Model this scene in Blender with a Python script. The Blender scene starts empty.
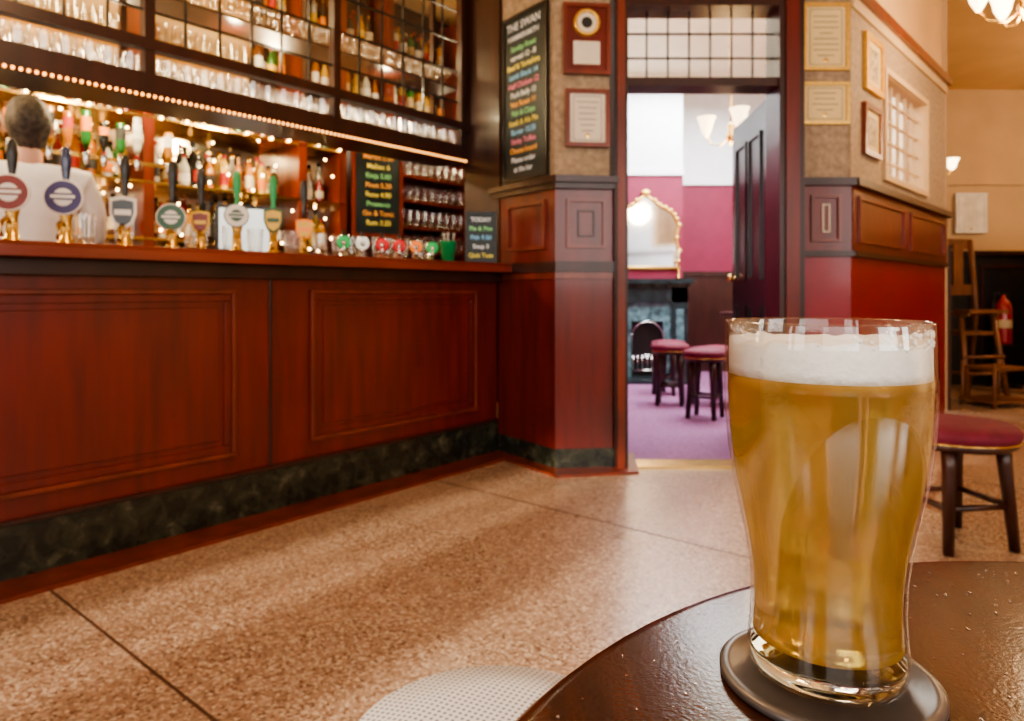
import bpy, math, random
from mathutils import Vector, Matrix
random.seed(4)
S=bpy.context.scene
PI=math.pi
TH=math.radians(50.15)          # direction of the bar
AX,AY=-0.081,4.07               # right end of the bar front
CU=Vector((math.cos(TH),math.sin(TH),0)); CM=Vector((-math.sin(TH),math.cos(TH),0))
def BW(s,t,z=0): return Vector((AX,AY,z))+CU*s+CM*t

# ---------------------------------------------------------------- materials
def newmat(name):
    m=bpy.data.materials.new(name); m.use_nodes=True
    nt=m.node_tree; nt.nodes.clear()
    o=nt.nodes.new('ShaderNodeOutputMaterial')
    return m,nt,o
def P(name,col,rough=.5,metal=0,var=.15,scale=8,bump=0,emit=None,es=0,coat=0,stretch=(1,1,1),trans=0,spec=.5,rot=0):
    m,nt,o=newmat(name)
    b=nt.nodes.new('ShaderNodeBsdfPrincipled')
    b.inputs['Roughness'].default_value=rough
    b.inputs['Metallic'].default_value=metal
    b.inputs['Coat Weight'].default_value=coat
    b.inputs['Coat Roughness'].default_value=.1
    b.inputs['Transmission Weight'].default_value=trans
    b.inputs['Specular IOR Level'].default_value=spec
    tc=nt.nodes.new('ShaderNodeTexCoord'); mp=nt.nodes.new('ShaderNodeMapping')
    mp.inputs['Scale'].default_value=stretch
    mp.inputs['Rotation'].default_value=(0,0,rot)
    nt.links.new(tc.outputs['Object'],mp.inputs['Vector'])
    n=nt.nodes.new('ShaderNodeTexNoise'); n.inputs['Scale'].default_value=scale; n.inputs['Detail'].default_value=6
    nt.links.new(mp.outputs[0],n.inputs['Vector'])
    r=nt.nodes.new('ShaderNodeValToRGB')
    c=Vector(col[:3])
    r.color_ramp.elements[0].position=.3; r.color_ramp.elements[1].position=.7
    r.color_ramp.elements[0].color=(*[max(0,x*(1-var)) for x in c],1)
    r.color_ramp.elements[1].color=(*[min(1,x*(1+var)) for x in c],1)
    nt.links.new(n.outputs['Fac'],r.inputs[0]); nt.links.new(r.outputs[0],b.inputs['Base Color'])
    if bump:
        bp=nt.nodes.new('ShaderNodeBump'); bp.inputs['Strength'].default_value=bump; bp.inputs['Distance'].default_value=.01
        nt.links.new(n.outputs['Fac'],bp.inputs['Height']); nt.links.new(bp.outputs[0],b.inputs['Normal'])
    if emit:
        b.inputs['Emission Color'].default_value=(*emit,1); b.inputs['Emission Strength'].default_value=es
    nt.links.new(b.outputs[0],o.inputs[0])
    return m
def clearglass(name,tint=(1,1,1),base=.06,gl=.6,rough=.02):
    m,nt,o=newmat(name)
    t=nt.nodes.new('ShaderNodeBsdfTransparent'); t.inputs[0].default_value=(*tint,1)
    g=nt.nodes.new('ShaderNodeBsdfGlossy'); g.inputs['Roughness'].default_value=rough
    g.inputs['Color'].default_value=(1,1,1,1)
    l=nt.nodes.new('ShaderNodeLayerWeight'); l.inputs[0].default_value=.35
    mr=nt.nodes.new('ShaderNodeMapRange'); mr.inputs['To Min'].default_value=base; mr.inputs['To Max'].default_value=gl
    nt.links.new(l.outputs['Facing'],mr.inputs['Value'])
    x=nt.nodes.new('ShaderNodeMixShader')
    nt.links.new(mr.outputs[0],x.inputs[0]); nt.links.new(t.outputs[0],x.inputs[1]); nt.links.new(g.outputs[0],x.inputs[2])
    nt.links.new(x.outputs[0],o.inputs[0])
    return m
MAH=P('mahogany',(.125,.0105,.0060),.3,var=.3,scale=4,stretch=(5,5,.5),coat=.18,bump=.02)
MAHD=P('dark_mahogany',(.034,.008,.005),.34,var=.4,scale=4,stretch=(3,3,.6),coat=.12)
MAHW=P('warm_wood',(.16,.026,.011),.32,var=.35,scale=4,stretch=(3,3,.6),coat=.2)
COUNTER=P('counter_top_wood',(.17,.026,.014),.22,var=.35,scale=3,stretch=(.6,5,5),coat=.5)
BLACKW=P('black_wood',(.012,.009,.008),.35,var=.3)
BRASS=P('brass',(.75,.5,.16),.25,1)
GOLD=P('gilt',(.75,.47,.12),.35,.8,bump=.2,scale=40)
CHROME=P('chrome',(.8,.8,.8),.12,1,var=.03)
WHITE=P('white_paint',(.80,.80,.79),.5,var=.05)
PAPER=P('paper',(.80,.62,.30),.7,var=.06)
PAPER2=P('paper_white',(.72,.66,.55),.7,var=.06)
CHALK=P('blackboard',(.014,.024,.024),.45,var=.5,scale=5)
RED=P('oxblood_paint',(.24,.007,.020),.32,var=.12,coat=.2)
MAG=P('magenta_paint',(.21,.012,.045),.6,var=.08)
CARPET=P('purple_carpet',(.27,.11,.22),.95,var=.25,scale=60,bump=.4)
VEL=P('burgundy_velvet',(.15,.010,.03),.75,var=.2,scale=20)
WPAP=P('wallpaper',(.36,.26,.17),.75,var=.28,scale=34,bump=.1)
CREAM=P('cream_plaster',(.60,.42,.23),.7,var=.06,scale=3)
TANW=P('tan_wall',(.48,.33,.19),.7,var=.06,scale=3)
CEIL=P('ceiling_plaster',(.70,.47,.24),.7,var=.08,scale=2)
SKIN=P('skin',(.62,.34,.24),.5,var=.05)
SHIRT=P('shirt_cloth',(.80,.77,.74),.85,var=.08,bump=.1)
TROU=P('trouser_cloth',(.03,.03,.04),.9)
HAIR=P('hair_grey_brown',(.06,.045,.035),.7,var=.6,scale=50,bump=.6)
GLS=clearglass('glassware',(.97,.97,.95),.14,.8)
PANE=clearglass('window_pane',(.95,.94,.88),.04,.35)
BULB=P('warm_bulb',(1,.7,.35),.5,emit=(1,.42,.10),es=6,var=0)
BULBH=P('bright_bulb',(1,.8,.5),.5,emit=(1,.68,.30),es=22,var=0)
SHADE=P('frosted_shade',(1,.85,.6),.5,emit=(1,.75,.42),es=7,var=0)
SHADEW=P('frosted_shade_pale',(1,.9,.7),.5,emit=(1,.74,.40),es=4,var=0)
MIRW=P('mirror_glass',(.95,.96,.98),.08,1,var=.0)
BKMIR=P('bar_mirror',(.78,.68,.5),.10,1,var=.1)
GREEN=P('green_plastic',(.02,.30,.10),.35); GREENL=P('green_lens',(.02,.42,.12),.3,emit=(.03,.6,.15),es=.3)
REDL=P('red_lens',(.6,.02,.03),.3,emit=(.8,.03,.05),es=.3); WHL=P('white_lens',(.8,.85,.8),.3,emit=(.8,1,.85),es=.3)
ORL=P('orange_lens',(.8,.2,.03),.3,emit=(1,.3,.05),es=.3)
def marble():
    m,nt,o=newmat('green_marble')
    b=nt.nodes.new('ShaderNodeBsdfPrincipled'); b.inputs['Roughness'].default_value=.25
    tc=nt.nodes.new('ShaderNodeTexCoord'); n=nt.nodes.new('ShaderNodeTexNoise')
    n.inputs['Scale'].default_value=12; n.inputs['Detail'].default_value=12; n.inputs['Distortion'].default_value=.5; n.inputs['Roughness'].default_value=.7
    r=nt.nodes.new('ShaderNodeValToRGB')
    e=r.color_ramp.elements; e[0].position=.42; e[0].color=(.010,.011,.008,1); e[1].position=.72; e[1].color=(.13,.12,.08,1)
    k=e.new(.56); k.color=(.030,.032,.020,1)
    nt.links.new(tc.outputs['Object'],n.inputs['Vector']); nt.links.new(n.outputs['Fac'],r.inputs[0]); nt.links.new(r.outputs[0],b.inputs['Base Color']); nt.links.new(b.outputs[0],o.inputs[0])
    return m
MARBLE=marble()
def terrazzo():
    m,nt,o=newmat('terrazzo')
    b=nt.nodes.new('ShaderNodeBsdfPrincipled')
    tc=nt.nodes.new('ShaderNodeTexCoord')
    v=nt.nodes.new('ShaderNodeTexVoronoi'); v.inputs['Scale'].default_value=135
    nt.links.new(tc.outputs['Object'],v.inputs['Vector'])
    r=nt.nodes.new('ShaderNodeValToRGB'); e=r.color_ramp.elements
    e[0].position=0; e[0].color=(.16,.085,.05,1); e[1].position=1; e[1].color=(.66,.51,.37,1)
    k=e.new(.22); k.color=(.32,.195,.125,1); k=e.new(.7); k.color=(.43,.285,.19,1)
    sp=nt.nodes.new('ShaderNodeSeparateColor'); nt.links.new(v.outputs['Color'],sp.inputs[0]); nt.links.new(sp.outputs[0],r.inputs[0])
    n=nt.nodes.new('ShaderNodeTexNoise'); n.inputs['Scale'].default_value=1.2; n.inputs['Detail'].default_value=4
    nt.links.new(tc.outputs['Object'],n.inputs['Vector'])
    mx=nt.nodes.new('ShaderNodeMix'); mx.data_type='RGBA'; mx.blend_type='MULTIPLY'
    mr=nt.nodes.new('ShaderNodeMapRange'); mr.inputs['To Min'].default_value=.8; mr.inputs['To Max'].default_value=1.1
    nt.links.new(n.outputs['Fac'],mr.inputs['Value'])
    mx.inputs[0].default_value=1
    nt.links.new(r.outputs[0],mx.inputs[6]); nt.links.new(mr.outputs[0],mx.inputs[7])
    nt.links.new(mx.outputs[2],b.inputs['Base Color'])
    mr2=nt.nodes.new('ShaderNodeMapRange'); mr2.inputs['To Min'].default_value=.2; mr2.inputs['To Max'].default_value=.36
    nt.links.new(n.outputs['Fac'],mr2.inputs['Value']); nt.links.new(mr2.outputs[0],b.inputs['Roughness'])
    nt.links.new(b.outputs[0],o.inputs[0]); return m
TERR=terrazzo()
JOINT=P('floor_joint',(.10,.05,.03),.5)
def beermat():
    m,nt,o=newmat('beer')
    g=nt.nodes.new('ShaderNodeBsdfGlass'); g.inputs['Color'].default_value=(.97,.86,.50,1); g.inputs['IOR'].default_value=1.33; g.inputs['Roughness'].default_value=.07
    d=nt.nodes.new('ShaderNodeBsdfDiffuse'); d.inputs['Color'].default_value=(.56,.40,.15,1)
    t=nt.nodes.new('ShaderNodeBsdfTranslucent'); t.inputs['Color'].default_value=(.95,.76,.34,1)
    a=nt.nodes.new('ShaderNodeMixShader'); a.inputs[0].default_value=.55
    nt.links.new(d.outputs[0],a.inputs[1]); nt.links.new(t.outputs[0],a.inputs[2])
    x=nt.nodes.new('ShaderNodeMixShader'); x.inputs[0].default_value=.38
    nt.links.new(g.outputs[0],x.inputs[1]); nt.links.new(a.outputs[0],x.inputs[2]); nt.links.new(x.outputs[0],o.inputs[0])
    return m
BEER=beermat()
FOAM=P('foam',(.93,.92,.88),.8,var=.04,scale=300,bump=.2)
def solidglass():
    m,nt,o=newmat('solid_glass'); g=nt.nodes.new('ShaderNodeBsdfGlass'); g.inputs['IOR'].default_value=1.45; g.inputs['Color'].default_value=(.97,.95,.88,1)
    nt.links.new(g.outputs[0],o.inputs[0]); return m
SGLASS=solidglass()

# ---------------------------------------------------------------- mesh builder
class MB:
    def __init__(s): s.v=[];s.f=[];s.m=[];s.sm=[];s.mats=[]
    def mi(s,mat):
        if mat not in s.mats: s.mats.append(mat)
        return s.mats.index(mat)
    def add(s,verts,faces,mat,smooth=False,M=None):
        k=len(s.v); i=s.mi(mat)
        for p in verts:
            p=Vector(p)
            if M is not None: p=M@p
            s.v.append(p)
        for f in faces: s.f.append([q+k for q in f]); s.m.append(i); s.sm.append(smooth)
    def box(s,x0,x1,y0,y1,z0,z1,mat,M=None):
        v=[(x0,y0,z0),(x1,y0,z0),(x1,y1,z0),(x0,y1,z0),(x0,y0,z1),(x1,y0,z1),(x1,y1,z1),(x0,y1,z1)]
        s.add(v,[(0,3,2,1),(4,5,6,7),(0,1,5,4),(1,2,6,5),(2,3,7,6),(3,0,4,7)],mat,False,M)
    def bbox(s,x0,x1,y0,y1,z0,z1,b,mat,M=None):
        s.box(x0,x1,y0,y1,z0,z1-b,mat,M)
        v=[(x0,y0,z1-b),(x1,y0,z1-b),(x1,y1,z1-b),(x0,y1,z1-b),(x0+b,y0+b,z1),(x1-b,y0+b,z1),(x1-b,y1-b,z1),(x0+b,y1-b,z1)]
        s.add(v,[(4,5,6,7),(0,1,5,4),(1,2,6,5),(2,3,7,6),(3,0,4,7)],mat,False,M)
    def prism(s,pts,z0,z1,mat,M=None):
        n=len(pts); v=[(p[0],p[1],z0) for p in pts]+[(p[0],p[1],z1) for p in pts]
        f=[tuple(reversed(range(n))),tuple(range(n,2*n))]+[(i,(i+1)%n,n+(i+1)%n,n+i) for i in range(n)]
        s.add(v,f,mat,False,M)
    def lathe(s,prof,mat,c=(0,0,0),seg=20,M=None,smooth=True,sc=1):
        v=[];f=[];rows=[]
        for r,z in prof:
            if r<1e-6: rows.append([len(v)]); v.append((c[0],c[1],c[2]+z*sc))
            else:
                row=[]
                for i in range(seg):
                    a=2*PI*i/seg; row.append(len(v)); v.append((c[0]+r*sc*math.cos(a),c[1]+r*sc*math.sin(a),c[2]+z*sc))
                rows.append(row)
        for A,B in zip(rows,rows[1:]):
            for i in range(seg):
                j=(i+1)%seg
                if len(A)==1 and len(B)==1: continue
                if len(A)==1: f.append((A[0],B[j],B[i]))
                elif len(B)==1: f.append((A[i],A[j],B[0]))
                else: f.append((A[i],A[j],B[j],B[i]))
        s.add(v,f,mat,smooth,M)
    def tube(s,pts,r,mat,seg=8,M=None,closed=False):
        pts=[Vector(p) for p in pts]; n=len(pts)
        rs=r if isinstance(r,(list,tuple)) else [r]*n
        v=[];f=[]
        for i,p in enumerate(pts):
            if closed: d=pts[(i+1)%n]-pts[i-1]
            else: d=pts[min(i+1,n-1)]-pts[max(i-1,0)]
            d.normalize()
            up=Vector((0,0,1)) if abs(d.z)<.9 else Vector((0,1,0))
            a=d.cross(up).normalized(); b=a.cross(d)
            for k in range(seg):
                q=2*PI*k/seg; v.append(p+(a*math.cos(q)+b*math.sin(q))*rs[i])
        m=n if closed else n-1
        for i in range(m):
            for k in range(seg):
                l=(k+1)%seg; j=(i+1)%n
                f.append((i*seg+k,i*seg+l,j*seg+l,j*seg+k))
        if not closed:
            f.append(tuple(reversed(range(seg)))); f.append(tuple((n-1)*seg+k for k in range(seg)))
        s.add(v,f,mat,True,M)
    def ell(s,c,rad,mat,seg=16,rings=10,M=None):
        prof=[(math.sin(PI*i/rings),-math.cos(PI*i/rings)) for i in range(rings+1)]
        T=Matrix.Translation(c)@Matrix.Diagonal((rad[0],rad[1],rad[2],1))
        if M is not None: T=M@T
        s.lathe(prof,mat,seg=seg,M=T)
    def frame(s,x0,x1,z0,z1,w,d,mat,y=0,M=None):
        s.box(x0,x1,y-d,y,z0,z0+w,mat,M); s.box(x0,x1,y-d,y,z1-w,z1,mat,M)
        s.box(x0,x0+w,y-d,y,z0+w,z1-w,mat,M); s.box(x1-w,x1,y-d,y,z0+w,z1-w,mat,M)
    def obj(s,name,loc=(0,0,0),rotz=0,parent=None,bevel=0):
        me=bpy.data.meshes.new(name); me.from_pydata([tuple(p) for p in s.v],[],s.f)
        for m in s.mats: me.materials.append(m)
        for p,i,q in zip(me.polygons,s.m,s.sm): p.material_index=i; p.use_smooth=q
        me.update()
        o=bpy.data.objects.new(name,me); S.collection.objects.link(o)
        o.location=loc; o.rotation_euler=(0,0,rotz)
        if parent: o.parent=parent
        if bevel:
            b=o.modifiers.new('bev','BEVEL'); b.width=bevel; b.segments=2; b.limit_method='ANGLE'
        return o
def barobj(mb,name,bevel=0): return mb.obj(name,(AX,AY,0),TH,bevel=bevel)
def text(parent,body,loc,size,mat,rot=(PI/2,0,0)):
    c=bpy.data.curves.new('text','FONT'); c.body=body; c.size=size; c.align_x='CENTER'; c.offset=.0008
    o=bpy.data.objects.new('lettering',c); S.collection.objects.link(o)
    c.materials.append(mat); o.parent=parent; o.location=loc; o.rotation_euler=rot
    return o
def light(kind,name,loc,energy,col,size=.1,parent=None,rot=(0,0,0),sy=None):
    l=bpy.data.lights.new(name,kind); l.energy=energy; l.color=col
    if kind=='AREA':
        l.size=size
        if sy: l.shape='RECTANGLE'; l.size_y=sy
    elif kind=='SUN': l.angle=size
    else: l.shadow_soft_size=size
    o=bpy.data.objects.new(name,l); S.collection.objects.link(o); o.location=loc; o.rotation_euler=rot
    if parent: o.parent=parent
    return o
TXM=[P('chalk_'+n,c,.9,emit=c,es=.2) for n,c in (('white',(.7,.7,.7)),('yellow',(.8,.65,.12)),('pink',(.75,.2,.3)),('green',(.25,.6,.25)),('blue',(.22,.5,.75)),('orange',(.85,.38,.08)))]  # chalk colours with a faint glow put into the material

# ---------------------------------------------------------------- room shell
b=MB(); b.box(-5.6,7.2,-2.3,8.3,-.1,0,TERR); b.obj('floor')
b=MB()
for s_ in (-3.98,-2.32,-.66,1.0,2.66): b.box(s_-.004,s_+.004,-6,-.16 if s_<0 else -.6,0,.0012,JOINT)
for t_ in (-1.95,-3.75): b.box(-4.5,2.9,t_-.004,t_+.004,0,.0013,JOINT)
barobj(b,'trim_floor_joints')
b=MB(); b.box(-5.6,7.2,-2.3,8.3,3.3,3.4,CEIL); b.obj('ceiling')
b=MB(); b.box(-5.7,-5.6,-2.3,8.3,0,3.3,CREAM); b.obj('wall_left')
b=MB(); b.box(7.2,7.3,-2.3,8.3,0,3.3,CREAM); b.obj('wall_right')
b=MB(); ops=[(-4.95,-4.25),(-3.75,-2.45),(-1.2,.6),(1.6,3.4),(4.4,6.2)]  # unseen wall; openings placed to shape the sun bands and reflections
x=-5.6
for a,c in ops:
    b.box(x,a,-2.4,-2.3,0,3.3,CREAM); b.box(a,c,-2.4,-2.3,0,.95,CREAM); b.box(a,c,-2.4,-2.3,2.95,3.3,CREAM)
    b.frame(a,c,.95,2.95,.05,.06,MAHD,y=-2.28); b.box((a+c)/2-.015,(a+c)/2+.015,-2.36,-2.32,1,2.9,MAHD)
    x=c
b.box(x,7.2,-2.4,-2.3,0,3.3,CREAM); b.obj('wall_sun_openings')
b=MB(); b.box(-5.6,3.4,8.2,8.3,0,2.2,MAG); b.box(-5.6,3.4,8.2,8.3,2.2,3.3,WHITE)
b.box(.55,3.4,8.17,8.2,0,1.12,MAHD); b.box(.55,3.4,8.15,8.2,1.12,1.17,MAHD)
b.box(.55,3.4,8.17,8.2,2.18,2.24,WHITE)
b.obj('wall_parlour_back')
b=MB(); b.box(3.4,7.2,8.2,8.3,0,3.3,TANW); b.box(3.4,7.2,8.17,8.2,2.18,2.22,TANW); b.box(3.4,7.2,8.17,8.2,0,1.0,MAHD); b.obj('wall_far')
b=MB(); b.box(3.34,3.42,5.5,8.2,0,3.3,TANW); b.box(3.42,3.45,5.5,8.2,0,1.3,MAHD); b.obj('wall_parlour_right')
b=MB(); b.box(.47,.55,4.0,8.2,0,2.2,MAG); b.box(.47,.55,4.0,8.2,2.2,3.3,WHITE); b.obj('wall_parlour_left')
b=MB(); b.box(1.0,1.83,7.5,8.2,0,2.2,MAG); b.box(1.0,1.83,7.5,8.2,2.2,3.3,WHITE); b.box(.98,1.85,7.48,7.5,2.18,2.24,WHITE); b.obj('wall_chimney_breast')
b=MB(); b.prism([(.61,3.845),(1.39,3.845),(1.39,3.9),(1.75,4.0),(3.3,5.7),(3.3,8.14),(1.92,8.14),(1.92,6.98),(.56,6.98),(.56,4.02),(.61,4.02)],0,.008,CARPET); b.obj('carpet')
b=MB(); b.prism([(.55,3.9),(1.86,3.9),(3.34,5.5),(3.34,8.2),(.55,8.2)],3.27,3.3,WHITE); b.obj('ceiling_parlour')
b=MB(); b.box(-5.2,2.5,1.75,1.85,0,3.3,MAHD); barobj(b,'wall_back_bar')

# ---------------------------------------------------------------- bar counter
b=MB()
b.box(-4.4,-.01,0,.06,.19,1.04,MAH)
b.box(-4.4,-.01,-.012,.05,0,.19,MARBLE)
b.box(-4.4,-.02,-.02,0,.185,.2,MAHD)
for x0,x1 in ((-4.2,-3.0),(-2.72,-1.62),(-1.27,-.19)):
    b.frame(x0,x1,.27,.94,.018,.016,MAHW)
    b.frame(x0+.018,x1-.018,.288,.922,.03,.008,MAH)
    b.box(x0+.07,x1-.07,-.007,0,.34,.87,MAH)
b.box(-1.47,-1.455,-.006,0,.2,1.0,MAHD)
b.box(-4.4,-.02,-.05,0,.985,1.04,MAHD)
b.bbox(-4.4,-.04,-.15,.62,1.04,1.09,.012,COUNTER)
b.box(-4.4,-.01,.56,.6,0,1.04,MAHD)
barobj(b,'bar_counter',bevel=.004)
b=MB(); b.box(-4.4,-.03,-.17,-.013,0,.014,MAHW)
barobj(b,'trim_floor_border')

# gantry above the counter
b=MB()
T0,T1=.25,.52
b.box(-4.55,0,T0,T1,1.715,1.735,MAHD)
b.box(-4.55,0,T0-.015,T0+.02,1.715,1.80,MAHD)
b.box(-4.55,0,T0,T1,1.80,1.81,MAHD)
b.box(-4.55,0,T0-.02,T0+.03,1.90,1.945,MAHD)
b.box(-4.55,0,T0-.03,T0+.04,3.05,3.3,MAHD)
for s_ in (-4.55,-3.65,-2.75,-1.85,-.95,-.04):
    b.box(s_-.02,s_+.02,T0-.015,T0+.03,1.80,3.06,MAHD)
    b.box(s_-.012,s_+.012,T1-.03,T1,1.735,3.3,MAHD)
for s_ in (-4.55,-3.65,-2.75,-1.85,-.95):
    for k in range(1,6): b.box(s_+k*.15-.004,s_+k*.15+.004,T0,T0+.012,1.945,3.05,BLACKW)
    for z in (2.06,2.24,2.42,2.60,2.78,2.93): b.box(s_+.02,s_+.88,T0,T0+.012,z-.004,z+.004,BLACKW)
    b.add([(s_+.02,T0+.006,1.945),(s_+.88,T0+.006,1.945),(s_+.88,T0+.006,3.05),(s_+.02,T0+.006,3.05)],[(0,1,2,3)],PANE)
b.box(-4.55,0,T0+.06,T1,2.16,2.172,MAHD)
b.box(-4.6,-4.5,.0,.55,1.09,3.3,MAHD)
barobj(b,'bar_gantry')
b=MB()
b.tube([(-4.5,T0-.02,1.712),(-.02,T0-.02,1.712)],.006,MAHW)
s_=-4.5
while s_<-.03:
    b.ell((s_,T0-.024,1.712),(.0065,.0065,.0065),BULB,6,4); s_+=.024
barobj(b,'rope_light')

GP=[(.0,.0),(.024,.0),(.027,.01),(.032,.05),(.034,.082)]
WG=[(.03,0),(.004,.004),(.004,.04),(.03,.06),(.034,.085),(.028,.11)]
b=MB()
s_=-4.4
while s_<-.06:
    for t_ in (.31,.39,.47):
        b.lathe(GP,GLS,(s_+random.uniform(-.006,.006),t_,1.8105),10)
    s_+=.076
barobj(b,'glass_tumblers')
b=MB()
s_=-4.4
while s_<-.06:
    for t_ in (.36,.46): b.lathe(WG,GLS,(s_+random.uniform(-.006,.006),t_,2.1725),10)
    s_+=.08
barobj(b,'wine_glasses')

# ---------------------------------------------------------------- back bar
POSTS=(-3.6,-2.45,-1.35,-.35,-.02,.42,1.2)
b=MB()
b.box(-5.1,1.4,1.70,1.75,.9,3.2,MAHD)
b.box(-5.1,-.02,1.69,1.70,1.0,1.95,BKMIR)
b.box(-5.1,-.6,1.69,1.70,1.97,3.2,CREAM)  # cream panel added to stand in for warm reflections in the gantry panes
b.box(-5.1,1.4,1.2,1.7,.0,.9,MAHD)
b.box(-5.1,1.4,1.18,1.72,.9,.93,COUNTER)
for z,d in ((1.24,.26),(1.56,.26),(1.93,.26),(2.36,.24),(2.78,.24)):
    b.box(-5.1,.0,1.7-d,1.7,z-.015,z,BRASS)
for z in (2.36,2.78): b.box(0,1.4,1.46,1.7,z-.022,z,MAHW)
for s_ in POSTS: b.box(s_-.03,s_+.03,1.44,1.7,.93,3.2,MAHW)
for z in (1.24,1.43,1.63,1.82,2.02): b.box(.45,1.2,1.35,1.7,z-.015,z,MAHW)
barobj(b,'back_bar_shelving')
b=MB()
for z in (1.24,1.43,1.63,1.82):
    for i in range(9):
        for t_ in (1.40,1.5,1.6): b.lathe([(0,0),(.03,0),(.034,.06),(.039,.13)],GLS,(.5+i*.08,t_,z+.0005),10)
s_=-4.5
while s_<-.7:
    if min(abs(s_-q) for q in POSTS)>.07:
        for t_ in (1.52,1.62): b.lathe([(0,0),(.03,0),(.034,.06),(.039,.13)],GLS,(s_,t_,2.3605),10)
    s_+=.088
barobj(b,'pint_glasses')
BM=[P('bottle_'+n,c,.1,var=.1,coat=.6) for n,c in (('green',(.02,.14,.03)),('amber',(.40,.14,.015)),('brown',(.10,.03,.01)),('clear',(.55,.56,.5)),('red',(.22,.02,.02)),('gold',(.65,.42,.08)),('whisky',(.5,.22,.03)),('dark',(.015,.015,.015)))]
LM=[P('label_'+n,c,.6,var=.1) for n,c in (('cream',(.75,.68,.5)),('white',(.8,.8,.78)),('red',(.4,.03,.03)),('yellow',(.8,.55,.08)),('black',(.03,.03,.03)),('buff',(.6,.45,.25)),('orange',(.8,.25,.04)))]
CM_=[LM[0],LM[4],BRASS,BM[7],LM[2],BRASS]
def bottle(b,x,y,z,flip=False,k=1):
    h=random.uniform(.21,.30)*k; r=random.uniform(.025,.037)*k; g=random.choice(BM); l=random.choice(LM); cp=random.choice(CM_)
    hs=random.uniform(.5,.68)*h
    prof=[(0,0),(r*.95,0),(r,.008),(r,hs),(r*.85,hs+.02),(r*.4,hs+.05),(.012*k,h*.86),(.013*k,h*.93)]
    M=Matrix.Translation((x,y,z))
    if flip: M=Matrix.Translation((x,y,z+h))@Matrix.Rotation(PI,4,'X')
    b.lathe(prof,g,seg=12,M=M)
    b.lathe([(r+.0008,h*.16),(r+.0008,hs*.75)],l,seg=12,M=M)
    b.lathe([(.014*k,h*.9),(.014*k,h),(0,h)],cp,seg=8,M=M)
b=MB()
for z in (.93,1.24,1.56,1.93,2.36,2.78):
    for row in (0,1):
        s_=-4.6+row*.04
        if z==2.36: s_=-.62
        if z==2.78: s_=-1.3
        while s_<(-.08 if z<2.3 else 1.1):
            if min(abs(s_-q) for q in POSTS)>.07:
                bottle(b,s_,1.63-row*.095,z+.0005,k=1.0 if row==0 else .85)
            s_+=random.uniform(.075,.095)
barobj(b,'liquor_bottles')
b=MB()
for i in range(25):
    s_=-3.3+i*.085
    if min(abs(s_-q) for q in POSTS)>.07:
        bottle(b,s_,1.40,1.66,True,.78); b.lathe([(.012,-.06),(.018,-.03),(.018,.0)],CHROME,(s_,1.40,1.66),8)
        b.box(s_-.006,s_+.006,1.40,1.44,1.645,1.66,CHROME)
b.box(-3.4,-1.2,1.435,1.445,1.64,1.66,BRASS)
barobj(b,'spirit_optics')
b=MB()
for i in range(60):
    s_=-4.5+i*.075+random.uniform(-.02,.02)
    b.ell((s_,1.43,1.945+random.uniform(-.03,.02)),(.009,.009,.009),BULBH,6,4)
for i in range(120):
    b.ell((random.uniform(-3.4,-.1),1.66-random.uniform(0,.3),random.uniform(1.12,1.92)),(.0085,.0085,.0085),BULBH,6,4)
barobj(b,'glow_beads')  # glowing beads added for golden glow and bokeh among the bottles
b=MB(); b.frame(-.2,.2,0,.74,.025,.02,MAHW); b.box(-.18,.18,-.01,.0,.02,.72,CHALK)
mo=b.obj('menu_chalkboard',BW(.22,1.36,1.33),TH-math.radians(14))
words=['WINES','Merlot 5.50','Malbec 6','Rioja 5.80','Pinot 5.20','Rose 4.90','Prosecco','Gin & Tonic','Rum 3.20','Cider 4.5']
for i in range(9): text(mo,words[i],(0,-.022,.63-i*.068),.05,TXM[(i*2+3)%6])
b=MB(); b.box(-.17,.17,-.02,.02,0,.3,BLACKW); b.box(-.155,.155,-.024,-.02,.02,.28,P('till_screen',(.5,.6,.7),.3,emit=(.75,.78,.8),es=.7)); b.box(-.03,.03,-.01,.05,-.08,0,BLACKW); b.box(-.12,.12,-.08,.12,-.1,-.08,BLACKW)
b.obj('till_monitor',BW(-.85,1.28,1.15),TH-.4)

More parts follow.
